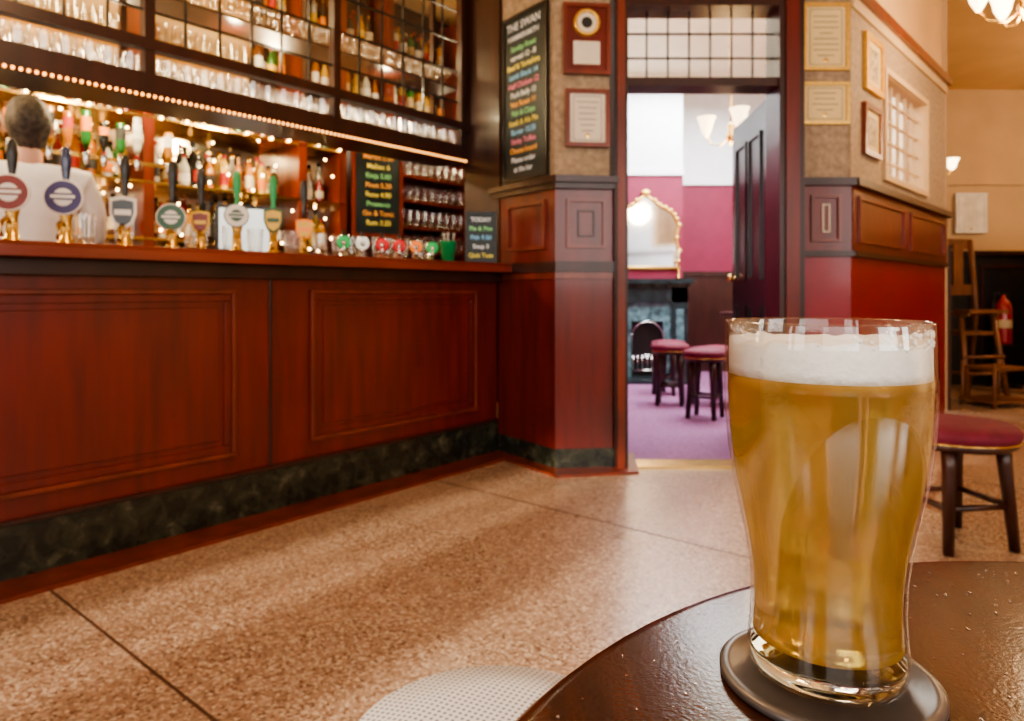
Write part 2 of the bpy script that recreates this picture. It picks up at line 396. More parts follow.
# ---------------------------------------------------------------- pumps on the counter
def pump(s_,t_,badge,ring,handle,R=.06,hz=.17,shape='round'):
    b=MB()
    b.lathe([(0,0),(.034,0),(.034,.012),(.02,.025),(.017,.09),(.022,.11),(.022,.13),(.012,.145),(0,.145)],BRASS,seg=16)
    b.tube([(0,-.012,.07),(0,-.05,.085),(0,-.085,.07),(0,-.095,.02)],.008,BRASS)
    b.lathe([(0,.14),(.009,.14),(.009,.2),(.012,.215),(.009,.23),(.015,.27),(.018,.305),(.015,.335),(.009,.35),(0,.355)],handle,seg=14)
    M=Matrix.Translation((0,-.03,hz))@Matrix.Rotation(PI/2,4,'X')
    if shape=='round':
        b.lathe([(0,-.004),(R,-.004),(R,.004),(R*.92,.006)],ring,seg=28,M=M,smooth=False)
        b.lathe([(R*.92,.006),(R*.5,.0065)],badge,seg=28,M=M,smooth=False)
        b.lathe([(R*.5,.0065),(R*.45,.008),(0,.008)],ring,seg=28,M=M,smooth=False)
        b.box(-R*.8,R*.8,-.010,-.006,-.16*R,.22*R,badge,Matrix.Translation((0,-.03,hz)))
        b.box(-R*.6,R*.6,-.0108,-.0100,-.06*R,.12*R,ring,Matrix.Translation((0,-.03,hz)))
    else:
        pts=[(-.8,1),(0,1.15),(.8,1),(.8,0),(.55,-.7),(0,-1.1),(-.55,-.7),(-.8,0)]
        v=[(p[0]*R,p[1]*R,-.004) for p in pts]+[(p[0]*R,p[1]*R,.004) for p in pts]+[(p[0]*R*.8,p[1]*R*.8,.006) for p in pts]
        n=8; f=[tuple(reversed(range(n)))]+[(i,(i+1)%n,n+(i+1)%n,n+i) for i in range(n)]
        b.add(v,f,ring,M=M); b.add(v[8:],[(i,(i+1)%n,n+(i+1)%n,n+i) for i in range(n)],ring,M=M)
        b.add(v[16:],[tuple(range(8))],badge,M=M)
        b.box(-R*.5,R*.5,-.009,-.006,-.1*R,.25*R,ring,Matrix.Translation((0,-.03,hz)))
    b.obj('beer_hand_pump',BW(s_,t_,1.0902),math.radians(18))
CR=P('badge_white',(.75,.7,.62),.4); BRN=P('badge_brown',(.20,.025,.015),.4); PUR=P('badge_purple',(.04,.02,.11),.4)
BLK=P('badge_black',(.02,.02,.02),.3); DGR=P('badge_green',(.03,.1,.05),.4); YEL=P('badge_yellow',(.8,.50,.06),.4); BLU=P('handle_blue',(.02,.03,.09),.25,coat=.6)
pump(-2.345,.12,BRN,CR,BLK,.062); pump(-2.185,.12,PUR,CR,BLU,.062)
pump(-1.99,.12,BLK,CR,BLK,.056,.13,'shield'); pump(-1.815,.12,DGR,CR,BLK,.054,.13)
pump(-1.68,.16,BRN,YEL,BLK,.045,.12,'shield')
pump(-1.545,.12,CR,DGR,GREEN,.050,.16); pump(-1.375,.12,YEL,DGR,GREEN,.050,.15,'shield')
pump(-1.22,.12,YEL,ORL,BLK,.045,.12,'shield')
def font(s_,lens):
    b=MB()
    b.lathe([(0,0),(.03,0),(.03,.01),(.016,.02),(.016,.08),(0,.085)],CHROME,seg=14)
    b.tube([(0,0,.07),(0,-.07,.07)],.012,CHROME); b.tube([(0,-.06,.065),(0,-.065,.02)],.006,CHROME)
    b.tube([(0,-.05,.075),(0,-.055,.13)],[.005,.008],BLK)
    M=Matrix.Translation((0,-.045,.075))@Matrix.Rotation(PI/2,4,'X')
    b.ell((0,-.05,.075),(.033,.014,.033),lens,18,8)
    b.lathe([(.032,-.01),(.038,.0),(.032,.01)],CHROME,seg=20,M=M)
    b.obj('lager_font',BW(s_,.08,1.0902),math.radians(15))
for s_,l in ((-1.03,GREENL),(-.92,WHL),(-.80,REDL),(-.69,REDL),(-.575,ORL),(-.46,GREENL)): font(s_,l)
b=MB(); b.lathe([(0,0),(.034,0),(.045,.12),(.047,.122),(.043,.12),(.033,.005),(0,.005)],GREEN,seg=24)
for i in range(5): b.tube([(math.cos(i*1.2)*.015,math.sin(i*1.2)*.015,.006),(math.cos(i*1.2)*.035,math.sin(i*1.2)*.035,.17)],.003,BLK if i%2 else WHITE,6)
b.obj('straw_cup',BW(-.31,.1,1.0902))
b=MB(); b.frame(-.085,.085,0,.29,.012,.02,BLACKW); b.box(-.078,.078,-.008,0,.005,.285,CHALK); b.box(-.06,.06,-.02,.06,0,.006,BLACKW); b.tube([(0,0,.2),(0,.055,.004)],.005,BLACKW)
so=b.obj('counter_chalkboard',BW(-.16,-.01,1.0905),math.radians(8))
for i,wd in enumerate(['TODAY','Pie & Pint','Fish 9.50','Soup 5','Quiz Tues']): text(so,wd,(0,-.012,.235-i*.05),.033,TXM[[0,3,4,0,1][i]])
b=MB()
for s_,t_ in ((-1.62,.30),(-1.60,.40),(-2.05,.34),(-1.15,.33),(-.62,.32),(-.52,.36),(-1.45,.35),(-1.9,.36),(-.85,.36),(-.98,.34),(-.4,.38),(-.3,.34),(-.74,.4),(-1.3,.4)):
    b.lathe([(0,0),(.03,0),(.033,.06),(.038,.14)],GLS,(s_,t_,1.0902),14)
barobj(b,'beer_glasses')
b=MB(); TW_=P('bar_towel',(.05,.02,.02),.95)
for i,s_ in enumerate((-.25,-.72,-1.3,-1.75)): b.box(s_-.1,s_+.1,-.12,.02,1.0902,1.0945,TW_)
barobj(b,'bar_towels')

# ---------------------------------------------------------------- corner column with chalkboard
P1=(-.081,4.07);P2=(.2246,3.657);P3=(.535,3.69);P4=(.535,4.0);P5=(.15,4.5)
poly=[P1,P2,P3,P4,P5]
def off(d):
    c=Vector((.22,4.0)); out=[]
    for p in poly:
        q=Vector(p)-c; q=q*(1+d/q.length); out.append((c.x+q.x,c.y+q.y))
    return out
b=MB()
b.prism(off(0),.11,1.5,MAH); b.prism(off(.012),0,.11,MARBLE); b.prism(off(-.025),1.53,3.3,WPAP)
b.prism(off(.06),1.50,1.535,MAHD); b.prism(off(.035),1.47,1.50,MAHD); b.prism(off(.03),1.035,1.09,MAHD); b.prism(off(.015),1.0,1.035,MAHW)
M1=Matrix.Translation((P1[0],P1[1],0))@Matrix.Rotation(math.atan2(P2[1]-P1[1],P2[0]-P1[0]),4,'Z')
M2=Matrix.Translation((P2[0],P2[1],0))@Matrix.Rotation(math.atan2(P3[1]-P2[1],P3[0]-P2[0]),4,'Z')
b.frame(.10,.44,1.16,1.42,.02,.014,MAHW,M=M1)
b.frame(.06,.27,1.16,1.42,.018,.014,MAHW,M=M2); b.frame(.12,.21,1.22,1.36,.008,.01,MAHD,M=M2)
Mb=Matrix.Translation((AX,AY,0))@Matrix.Rotation(TH,4,'Z')
b.box(0,.25,0,.27,1.09,3.3,MAHD,Mb); b.box(-.012,.03,-.02,.05,1.09,3.3,MAHD,Mb)
b.obj('wall_corner_column')
b=MB(); b.prism(off(.16)[:4]+[(.535,3.99)],0,.013,MAHW)
b.obj('trim_column_border')
a1=math.atan2(P2[1]-P1[1],P2[0]-P1[0])
b=MB(); b.frame(-.2,.2,0,.93,.022,.02,BLACKW); b.box(-.185,.185,-.012,0,.01,.92,CHALK)
d1=Vector((math.cos(a1),math.sin(a1),0)); n1=Vector((math.sin(a1),-math.cos(a1),0))
pos=Vector((P1[0],P1[1],1.55))+d1*.26
cb=b.obj('wall_chalkboard',pos-n1*.005,a1)
text(cb,'THE SWAN',(0,-.021,.84),.06,TXM[0]); text(cb,'HAMMERSMITH',(0,-.021,.785),.04,TXM[0])
lines=['Sunday Roast','served 12 - 8','Beef & Yorkshire','Lamb Shank 14','Half Chicken 12','Pork Belly 13','Nut Roast 11','Fish & Chips','Steak & Ale Pie','Burger 10.50','Sticky Toffee','Cheese board','Please order','at the bar']
for i,wd in enumerate(lines): text(cb,wd,(0,-.021,.725-i*.052),.042,TXM[[3,0,1,4,2,0,5,3,1,4,2,5,0,0][i]])
# ---------------------------------------------------------------- picture frames
INK=P('ink',(.2,.15,.1),.8); ART=P('print_art',(.45,.35,.22),.7,var=.6,scale=30)
def picture(w,h,loc,rz,fr=MAHW,fw=.025,inner=PAPER,deco=0):
    b=MB(); b.frame(-w/2,w/2,0,h,fw,.025,fr); b.box(-w/2+.01,w/2-.01,-.012,0,.01,h-.01,inner)
    x=w/2-fw-.02
    if deco==0:
        b.frame(-x,x,fw+.012,h-fw-.012,.003,.0005,INK,y=-.012)
        n=int((h-2*fw)/.03)
        for i in range(2,n): 
            q=x*random.uniform(.4,.8); b.box(-q,q,-.0130,-.012,fw+i*.03,fw+i*.03+.004,INK)
        b.ell((0,-.0125,fw+.035),(.014,.001,.014),BRASS,12,6)
    elif deco==1:
        M=Matrix.Translation((0,-.012,h*.72))@Matrix.Rotation(PI/2,4,'X'); b.lathe([(.07,0),(.07,.02),(.055,.025),(.05,.012)],GOLD,seg=24,M=M); b.lathe([(.05,.012),(0,.012)],PAPER2,seg=24,M=M); b.lathe([(.03,.0125),(0,.0125)],BLK,seg=20,M=M)
        b.box(-.07,.07,-.02,-.012,.05,.17,PAPER2)
    elif deco==2:
        b.box(-x*.8,x*.8,-.0135,-.012,fw+.035,h-fw-.035,ART)
    return b.obj('picture_frame',loc,rz)
a2=math.atan2(P3[1]-P2[1],P3[0]-P2[0])
def onf2(x,z): return M2@Vector((x,0,z))
picture(.25,.37,onf2(.165,2.07),a2,MAHW,.02,MAH,1)
picture(.235,.30,onf2(.17,1.69),a2,MAHW,.022,PAPER2,0)

# ---------------------------------------------------------------- door frame, transom, door leaf
b=MB()
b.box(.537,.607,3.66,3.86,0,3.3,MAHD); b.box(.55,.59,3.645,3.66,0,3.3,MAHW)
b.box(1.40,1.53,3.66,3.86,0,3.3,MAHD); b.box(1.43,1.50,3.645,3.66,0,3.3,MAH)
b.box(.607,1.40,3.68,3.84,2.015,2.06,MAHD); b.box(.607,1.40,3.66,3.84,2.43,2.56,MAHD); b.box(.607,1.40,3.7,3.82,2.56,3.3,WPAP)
b.box(.607,1.40,3.65,3.69,2.56,2.6,MAHW)
for i in range(1,7): b.box(.607+i*.1133-.004,.607+i*.1133+.004,3.74,3.755,2.06,2.43,BLACKW)
for z in (2.18,2.31): b.box(.607,1.40,3.74,3.755,z-.004,z+.004,BLACKW)
b.add([(.607,3.748,2.06),(1.40,3.748,2.06),(1.40,3.748,2.43),(.607,3.748,2.43)],[(0,1,2,3)],clearglass('amber_pane',(1,.88,.66),.05,.3))
b.box(.607,1.40,3.68,3.84,0,.012,BRASS)
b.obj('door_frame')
b=MB(); W=.74
DOORW=P('door_dark_gloss',(.014,.010,.012),.25,var=.2,coat=.3)
b.box(0,W,-.02,.02,.015,2.0,DOORW)
for z0,z1 in ((.15,.85),(1.0,1.85)):
    for sgn in (1,-1):
        M=Matrix.Identity(4) if sgn>0 else Matrix.Rotation(PI,4,'Z')@Matrix.Translation((-W,0,0))
        b.frame(.1,.35,z0,z1,.02,.012,DOORW,y=-.02,M=M); b.frame(.4,.65,z0,z1,.02,.012,DOORW,y=-.02,M=M)
for y in (-.05,.05): b.ell((W-.06,y,1.02),(.025,.02,.025),BRASS,12,8)
b.tube([(W-.06,-.05,1.02),(W-.06,.05,1.02)],.008,BRASS)
b.obj('door_1',(1.43,3.88,0),math.atan2(.73,.045))

# ---------------------------------------------------------------- partition right of the door
b=MB()
b.box(1.53,1.82,3.76,3.88,0,1.12,RED); b.box(1.53,1.82,3.75,3.88,1.12,1.5,MAH); b.box(1.53,1.84,3.72,3.88,1.5,1.54,MAHD); b.box(1.53,1.83,3.735,3.88,1.12,1.15,MAHD)
b.box(1.53,1.82,3.77,3.88,1.54,2.55,WPAP); b.box(1.53,1.82,3.80,3.88,2.55,3.3,CEIL)
b.frame(1.60,1.76,1.2,1.45,.016,.014,MAHW,y=3.75); b.frame(1.66,1.70,1.25,1.40,.006,.01,PAPER2,y=3.75)
b.box(1.53,1.84,3.74,3.88,2.52,2.58,MAHW)
b.obj('wall_partition_front')
A2=math.atan2(1.64,1.52); L=2.24
b=MB()
b.box(0,L,0,.12,0,1.12,RED); b.box(-.0,L,-.012,.12,1.12,1.5,MAH); b.box(-.02,L+.03,-.05,.15,1.5,1.54,MAHD); b.box(-.01,L,-.03,.12,1.12,1.15,MAHD)
b.box(0,.6,0,.12,1.54,2.52,WPAP); b.box(1.62,L,0,.12,1.54,2.52,WPAP); b.box(.6,1.62,0,.12,1.54,1.62,WPAP); b.box(.6,1.62,0,.12,2.26,2.52,WPAP)
b.box(0,.6,.12,.14,1.2,2.52,WHITE); b.box(1.62,L,.12,.14,1.2,2.52,WHITE); b.box(.6,1.62,.12,.14,1.2,1.6,WHITE); b.box(.6,1.62,.12,.14,2.28,2.52,WHITE)  # white backing added so the parlour mirror reflects something bright
b.box(.0,L+.1,.04,.14,2.58,3.3,CEIL)
b.box(-.01,L+.03,-.04,.15,2.52,2.58,MAHW); b.box(0,L,-.015,.0,2.46,2.52,CREAM)
b.frame(.08,1.0,1.2,1.45,.016,.014,MAHW,y=-.012); b.frame(1.15,2.12,1.2,1.45,.016,.014,MAHW,y=-.012)
b.frame(.58,1.64,1.6,2.28,.035,.02,CREAM,y=.0); b.frame(.6,1.62,1.62,2.26,.02,.1,CREAM,y=.1)
for i in range(1,6): b.box(.6+i*.17-.007,.6+i*.17+.007,.04,.06,1.62,2.26,CREAM)
for i in range(1,5): b.box(.6,1.62,.04,.06,1.62+i*.128-.006,1.62+i*.128+.006,CREAM)
b.add([(.6,.05,1.62),(1.62,.05,1.62),(1.62,.05,2.26),(.6,.05,2.26)],[(0,1,2,3)],clearglass('obscure_glass',(.95,.95,.97),.05,.2,.2))
b.obj('wall_partition_side',(1.82,3.76,0),A2)
def onw(r,z):return (1.82+.68*r,3.76+.7335*r,z)
picture(.25,.36,(1.685,3.77,2.12),0,GOLD,.018,PAPER,0)
picture(.26,.225,(1.68,3.77,1.83),0,GOLD,.016,PAPER,0)
picture(.33,.32,onw(.37,2.07),A2,GOLD,.035,PAPER,2); picture(.31,.29,onw(.34,1.70),A2,MAHW,.03,PAPER,2)

# ---------------------------------------------------------------- furniture
def stool(loc,seatz=.46,r=.19,name='pub_stool',rz=.4,mat=None):
    b=MB(); m=mat or VEL
    b.lathe([(0,seatz-.085),(r*.95,seatz-.085),(r,seatz-.075),(r,seatz-.06),(r*.98,seatz-.058)],MAHD,seg=32)
    b.lathe([(r*.98,seatz-.06),(r*1.05,seatz-.045),(r*1.06,seatz-.025),(r*.97,seatz-.006),(r*.6,seatz+.004),(0,seatz+.006)],m,seg=48)
    if m is VEL: b.tube([(r*1.02*math.cos(a*PI/16),r*1.02*math.sin(a*PI/16),seatz-.058) for a in range(32)],.004,BRASS,6,closed=True)
    q=[]
    for i in range(4):
        a=rz+i*PI/2; c,s_=math.cos(a),math.sin(a)
        b.tube([(r*.75*c,r*.75*s_,seatz-.075),(r*.78*c,r*.78*s_,.3),(r*.92*c,r*.92*s_,.0)],[.028,.024,.018],MAHD,8); q.append((r*.85*c,r*.85*s_,.16))
    for i in range(4): b.tube([q[i],q[(i+1)%4]],.012,MAHD,8)
    return b.obj(name,loc)
stool((1.65,2.62,0),.45,.205,rz=.15-PI/4)
stool((1.42,5.15,.0085),.50,.15,rz=.2); stool((1.30,5.75,.0085),.50,.15,rz=.5); stool((1.42,6.35,.0085),.48,.15,rz=.1)
def meshseat():
    m,nt,o=newmat('woven_white_seat'); p=nt.nodes.new('ShaderNodeBsdfPrincipled'); p.inputs['Roughness'].default_value=.6
    tc=nt.nodes.new('ShaderNodeTexCoord'); v=nt.nodes.new('ShaderNodeTexVoronoi'); v.inputs['Scale'].default_value=130; v.inputs['Randomness'].default_value=0
    v.voronoi_dimensions='2D'
    mp=nt.nodes.new('ShaderNodeMapping'); mp.inputs['Rotation'].default_value=(0,0,.5)
    r=nt.nodes.new('ShaderNodeValToRGB'); r.color_ramp.elements[0].position=.22; r.color_ramp.elements[0].color=(.16,.165,.19,1); r.color_ramp.elements[1].position=.36; r.color_ramp.elements[1].color=(.66,.66,.68,1)
    nt.links.new(tc.outputs['Object'],mp.inputs[0]); nt.links.new(mp.outputs[0],v.inputs['Vector']); nt.links.new(v.outputs['Distance'],r.inputs[0]); nt.links.new(r.outputs[0],p.inputs['Base Color']); nt.links.new(p.outputs[0],o.inputs[0]); return m
stool((-.018,.742,0),.455,.165,'low_stool',mat=meshseat())
b=MB()
b.bbox(-.2,.2,-.2,.2,.42,.47,.015,VEL)
b.box(-.2,.2,-.2,.2,.39,.42,MAHD)
for x in (-.18,.18):
    b.tube([(x,-.18,.4),(x,-.18,0)],[.02,.014],MAHD); b.tube([(x,.2,0),(x,.18,.42),(x,.24,.85)],[.015,.02,.016],MAHD)
b.tube([(-.18,.24,.84),(0,.26,.87),(.18,.24,.84)],.022,MAHD); b.tube([(-.18,.21,.62),(.18,.21,.62)],.014,MAHD)
for x in (-.09,0,.09): b.tube([(x,.2,.47),(x,.245,.85)],.008,MAHD)
b.obj('dining_chair',(1.74,5.75,.0085),-2.4)
b=MB(); b.lathe([(0,.70),(.29,.70),(.3,.71),(.3,.725),(.29,.73),(0,.73)],MAHD,seg=32); b.lathe([(.03,.7),(.025,.4),(.04,.1),(.2,.03),(.2,0)],BLACKW,seg=20)
b.obj('bistro_table',(2.3,6.7,.0085))

# fireplace, mirror
FB=P('black_slate',(.018,.03,.032),.25,var=.5,scale=8)
TILE=P('hearth_tile',(.10,.18,.20),.2,var=.7,scale=14)
b=MB(); c=1.43
b.box(c-.42,c-.25,7.36,7.495,0.04,.98,FB); b.box(c+.25,c+.42,7.36,7.495,0.04,.98,FB); b.box(c-.42,c+.42,7.36,7.495,.82,1.02,FB)
b.box(c-.47,c+.47,7.30,7.495,1.02,1.07,FB); b.box(c-.44,c+.44,7.33,7.495,.98,1.02,MARBLE)
b.box(c-.45,c-.23,7.345,7.495,0.04,.14,FB); b.box(c+.23,c+.45,7.345,7.495,0.04,.14,FB)
for sg in (-1,1): b.box(c+sg*.335-.04,c+sg*.335+.04,7.35,7.36,.2,.75,TILE)
b.box(c-.25,c-.17,7.40,7.495,0.04,.82,TILE); b.box(c+.17,c+.25,7.40,7.495,0.04,.82,TILE); b.box(c-.17,c+.17,7.40,7.495,.62,.82,TILE)
b.box(c-.17,c+.17,7.47,7.495,0.04,.62,BLACKW)
b.tube([(c-.17,7.39,.3),(c-.17,7.39,.5)]+[(c-.17*math.cos(a*PI/8),7.39,.45+.17*math.sin(a*PI/8)) for a in range(9)]+[(c+.17,7.39,.3)],.008,CHROME,6)
for i in range(7): b.tube([(c-.15+i*.05,7.41,.1),(c-.15+i*.05,7.41,.26)],.006,CHROME,6)
b.tube([(c-.16,7.41,.26),(c+.16,7.41,.26)],.008,CHROME,6); b.tube([(c-.16,7.41,.1),(c+.16,7.41,.1)],.008,CHROME,6)
b.obj('fireplace')
b=MB(); b.box(c-.45,c+.45,7.0,7.495,.0,.0395,FB); b.obj('hearth')
out=[(-.36,0),(-.38,.2),(-.35,.35),(-.38,.5)]+[(-.36*math.cos(a),.52+.24*math.sin(a)) for a in [PI*i/14 for i in range(1,6)]]+[(-.1,.79),(0,.86),(.1,.79)]+[(.36*math.cos(a),.52+.24*math.sin(a)) for a in [PI*i/14 for i in range(5,0,-1)]]+[(.38,.5),(.35,.35),(.38,.2),(.36,0)]
out=[(x*.92,z*.9) for x,z in out]
b=MB(); n=len(out)
b.add([(x,-.012,z) for x,z in out],[tuple(range(n))],MIRW)
b.tube([(x,-.02,z) for x,z in out],.018,GOLD,8,closed=True)
for x,z in out: b.ell((x*1.03,-.03,z*1.01),(.024,.016,.024),GOLD,8,6)
b.ell((0,-.03,.80),(.05,.02,.035),GOLD)
b.obj('overmantel_mirror',(1.43,7.5,1.19))
b=MB()
for x,h in ((1.12,.14),(1.76,.2)):
    b.lathe([(0,0),(.03,0),(.012,.02),(.010,h-.03),(.022,h),(0,h)],BRASS,(x,7.4,1.0705),12); b.lathe([(0,h),(.01,h),(.01,h+.1),(0,h+.1)],PAPER,(x,7.4,1.0705),10)
b.obj('candlesticks')

def chandelier(loc,n,R,shade,energy,name='chandelier',col=(1,.7,.4),rz=0):
    b=MB(); z0=3.3-loc[2]
    b.lathe([(0,z0),(.06,z0),(.05,z0-.03),(0,z0-.035)],BRASS,seg=16)
    b.tube([(0,0,z0-.02),(0,0,-.05)],.008,BRASS)
    b.lathe([(0,-.12),(.012,-.11),(.03,-.07),(.04,-.04),(.02,0),(.03,.03),(.012,.06)],BRASS,seg=16)
    for i in range(n):
        a=rz+2*PI*i/n; c,s_=math.cos(a),math.sin(a)
        b.tube([(0,0,-.04),(R*.4*c,R*.4*s_,-.11),(R*.8*c,R*.8*s_,-.09),(R*c,R*s_,-.03)],.007,BRASS)
        b.lathe([(.012,-.03),(.03,0),(.045,.03),(.05,.06),(.062,.10),(.075,.125)],shade,(R*c,R*s_,-.0),16)
        b.ell((R*c,R*s_,.05),(.02,.02,.03),BULBH,8,6)
    o=b.obj(name,loc)
    light('POINT',name+'_glow',(0,0,-.2),energy,col,.15,parent=o)
    return o
chandelier((1.72,5.5,2.2),3,.19,SHADEW,22,rz=.55)
chandelier((2.86,3.9,2.56),5,.22,SHADE,42,rz=.2)
chandelier((6.1,6.0,2.75),5,.22,SHADE,90,rz=.5)  # unseen chandelier, added to warm and brighten the far ceiling
chandelier((-.6,1.6,2.7),5,.24,SHADE,32,rz=.1)
b=MB(); b.lathe([(0,-.02),(.03,-.02),(.03,.0)],BRASS,seg=12,M=Matrix.Rotation(PI/2,4,'Y')); b.tube([(0,0,0),(.06,0,-.02),(.09,0,.03)],.006,BRASS)
b.lathe([(.01,.03),(.03,.05),(.04,.09),(.055,.12)],SHADE,(.09,0,0),14); b.obj('wall_sconce',(3.44,5.62,1.88))

# right far furniture
b=MB(); b.box(4.0,5.3,7.0,7.5,0,1.3,BLACKW); b.box(3.97,5.33,6.97,7.5,1.3,1.34,MAHD)
b.frame(4.05,4.6,.1,1.2,.03,.012,MAHD,y=7.0); b.frame(4.68,5.25,.1,1.2,.03,.012,MAHD,y=7.0)
b.ell((4.55,6.98,.7),(.015,.015,.015),BRASS,8,6)
b.obj('dark_cabinet')
LW=P('honey_wood',(.17,.065,.025),.45,var=.3,scale=6,stretch=(3,3,.6))
b=MB()
for x in (-.2,.2):
    b.tube([(x,-.22,0),(x*.8,-.1,.75)],.024,LW); b.tube([(x,.22,0),(x*.8,.08,.75),(x*.75,.14,1.42)],.024,LW)
    b.tube([(x*.85,-.16,.72),(x*.8,.12,.74)],.02,LW); b.tube([(x*.95,-.2,.2),(x*.95,.2,.2)],.014,LW)
b.box(-.17,.17,-.13,.12,.54,.575,LW); b.box(-.2,.2,-.24,-.06,.74,.77,LW)
for z in (.2,.35): b.tube([(-.19,-.2,z),(.19,-.2,z)],.014,LW)
for z,h in ((.95,.05),(1.38,.05)): b.box(-.16,.16,.08+(z-.75)*.09,.1+(z-.75)*.09,z-h,z+h,LW)
b.box(-.05,.05,.11,.125,.95,1.38,LW)
b.obj('high_chair',(4.2,6.45,0),.15)
b=MB()
b.box(-.22,.22,-.16,.16,.04,.06,LW); b.box(-.2,.2,-.15,.15,.30,.32,LW)
for x in (-.2,.2):
    for y in (-.14,.14): b.tube([(x,y,0),(x,y,.36)],.015,LW)
b.obj('wooden_rack',(3.98,5.75,0),.3)
b=MB(); b.lathe([(0,0),(.07,0),(.075,.02),(.075,.36),(.05,.42),(.02,.45),(.02,.48),(0,.48)],P('extinguisher_red',(.34,.006,.006),.3,coat=.5),seg=20)
b.box(-.03,.05,-.015,.015,.48,.5,BLK); b.tube([(-.02,0,.49),(-.08,0,.5),(-.095,0,.4),(-.09,0,.15)],.01,BLK); b.lathe([(.0755,.16),(.0755,.24)],LM[5],seg=20)
b.box(-.05,.05,.076,.096,-.41,.4,BLK); b.box(-.08,.08,-.08,.096,-.02,-.001,BLK); b.box(-.12,.12,-.1,.1,-.42,-.40,BLK)
b.obj('fire_extinguisher',(4.80,6.84,.42))
b=MB(); b.box(4.86,7.2,6.3,6.4,0,1.5,MAHD); b.box(4.82,7.2,6.26,6.44,1.5,1.55,MAHW); b.frame(4.95,5.6,.2,1.35,.03,.015,MAH,y=6.3); b.obj('wall_low_partition')
picture(.36,.46,(5.35,8.17,1.62),0,WHITE,.01,P('notice_paper',(.7,.66,.58),.7),0)

# ---------------------------------------------------------------- near table, coaster, beer
def tablewood():
    m,nt,o=newmat('varnished_table'); p=nt.nodes.new('ShaderNodeBsdfPrincipled'); p.inputs['Roughness'].default_value=.2
    tc=nt.nodes.new('ShaderNodeTexCoord'); mp=nt.nodes.new('ShaderNodeMapping'); mp.inputs['Scale'].default_value=(14,2,2); mp.inputs['Rotation'].default_value=(0,0,1.1)
    n=nt.nodes.new('ShaderNodeTexNoise'); n.inputs['Scale'].default_value=6; n.inputs['Detail'].default_value=8
    r=nt.nodes.new('ShaderNodeValToRGB'); r.color_ramp.elements[0].position=.3; r.color_ramp.elements[0].color=(.040,.012,.007,1); r.color_ramp.elements[1].position=.75; r.color_ramp.elements[1].color=(.11,.036,.016,1)
    n2=nt.nodes.new('ShaderNodeTexNoise'); n2.inputs['Scale'].default_value=420; n2.inputs['Detail'].default_value=3
    bp=nt.nodes.new('ShaderNodeBump'); bp.inputs['Strength'].default_value=.35; bp.inputs['Distance'].default_value=.0004
    nt.links.new(tc.outputs['Object'],mp.inputs[0]); nt.links.new(mp.outputs[0],n.inputs['Vector']); nt.links.new(n.outputs['Fac'],r.inputs[0]); nt.links.new(r.outputs[0],p.inputs['Base Color'])
    nt.links.new(tc.outputs['Object'],n2.inputs['Vector']); nt.links.new(n2.outputs['Fac'],bp.inputs['Height']); nt.links.new(bp.outputs[0],p.inputs['Normal'])
    nt.links.new(p.outputs[0],o.inputs[0]); return m
TW=tablewood(); TZ=.764
b=MB()
b.lathe([(0,TZ-.03),(.313,TZ-.03),(.330,TZ-.026),(.336,TZ-.016),(.335,TZ-.006),(.330,TZ-.0015),(.324,TZ),(0,TZ)],TW,seg=96)
b.lathe([(.08,TZ-.03),(.035,TZ-.06),(.03,.45),(.04,.2),(.06,.1),(.2,.04),(.23,.015),(.23,0)],BLACKW,seg=32)
b.obj('round_pub_table',(.287,.106,0))
GX,GY=.1345,.30
b=MB(); b.lathe([(0,0),(.0430,0),(.0442,.001),(.0442,.003),(.0432,.004),(.0395,.004),(.039,.0036),(0,.0036)],P('coaster_slate_metal',(.16,.15,.15),.35,.6,var=.15,scale=60),seg=64)
b.obj('coaster',(GX+.000,GY-.0015,TZ+.0003))
gz=TZ+.0044
KR,KZ=.915,1.045
outer=[(.0,0),(.030,0),(.0335,.0015),(.0348,.005),(.0350,.010),(.0340,.018),(.0334,.028),(.0340,.040),(.0360,.053),(.0390,.066),(.0420,.079),(.0442,.093),(.0455,.107),(.0458,.120),(.0454,.132),(.0450,.142)]
outer=[(r*KR,z*KZ) for r,z in outer]
def rin(z):
    for (r0,z0),(r1,z1) in zip(outer[3:],outer[4:]):
        if z0<=z<=z1: return r0+(r1-r0)*(z-z0)/(z1-z0)-.0016
    return outer[-1][0]-.0016
WALL=clearglass('pint_glass_wall',(.995,.995,.99),.03,.5,.01)
b=MB()
zt=outer[-1][1]
inner=[(rin(zt-i*.01),zt-i*.01) for i in range(0,14)]+[(.024,.0125),(0,.0115)]
b.lathe(outer+[(outer[-1][0]-.0004,zt+.001),(outer[-1][0]-.0012,zt+.001)]+inner,WALL,seg=96)
b.lathe([(0,.0008),(.0265,.0008),(.0298,.003),(.0308,.007),(.0305,.0098),(.0,.0105)],SGLASS,seg=96)
e=bpy.data.objects.new('pint_of_beer',None); S.collection.objects.link(e); e.location=(GX,GY,gz)
b.obj('glass',parent=e)
b=MB()
FZ=.1265
pr=[(0,.0125),(.022,.0135)]+[(rin(.0155+i*(FZ-.0155)/24)-.0002,.0155+i*(FZ-.0155)/24) for i in range(25)]+[(0,FZ)]
b.lathe(pr,BEER,seg=96); b.obj('beer',parent=e)
b=MB(); seg=96; rows=[]; V=[];F=[]
def nz(a,k): return .5*math.sin(3*a+1+k)+.3*math.sin(7*a+2*k)+.35*math.sin(17*a+5*k)+.2*math.sin(29*a)
R0=rin(.137)-.0003
prof=[(1,FZ-.0),(1,FZ+.004),(1,FZ+.008),(1,'h'),(.96,'h1'),(.85,'t'),(.6,'t'),(.3,'t')]
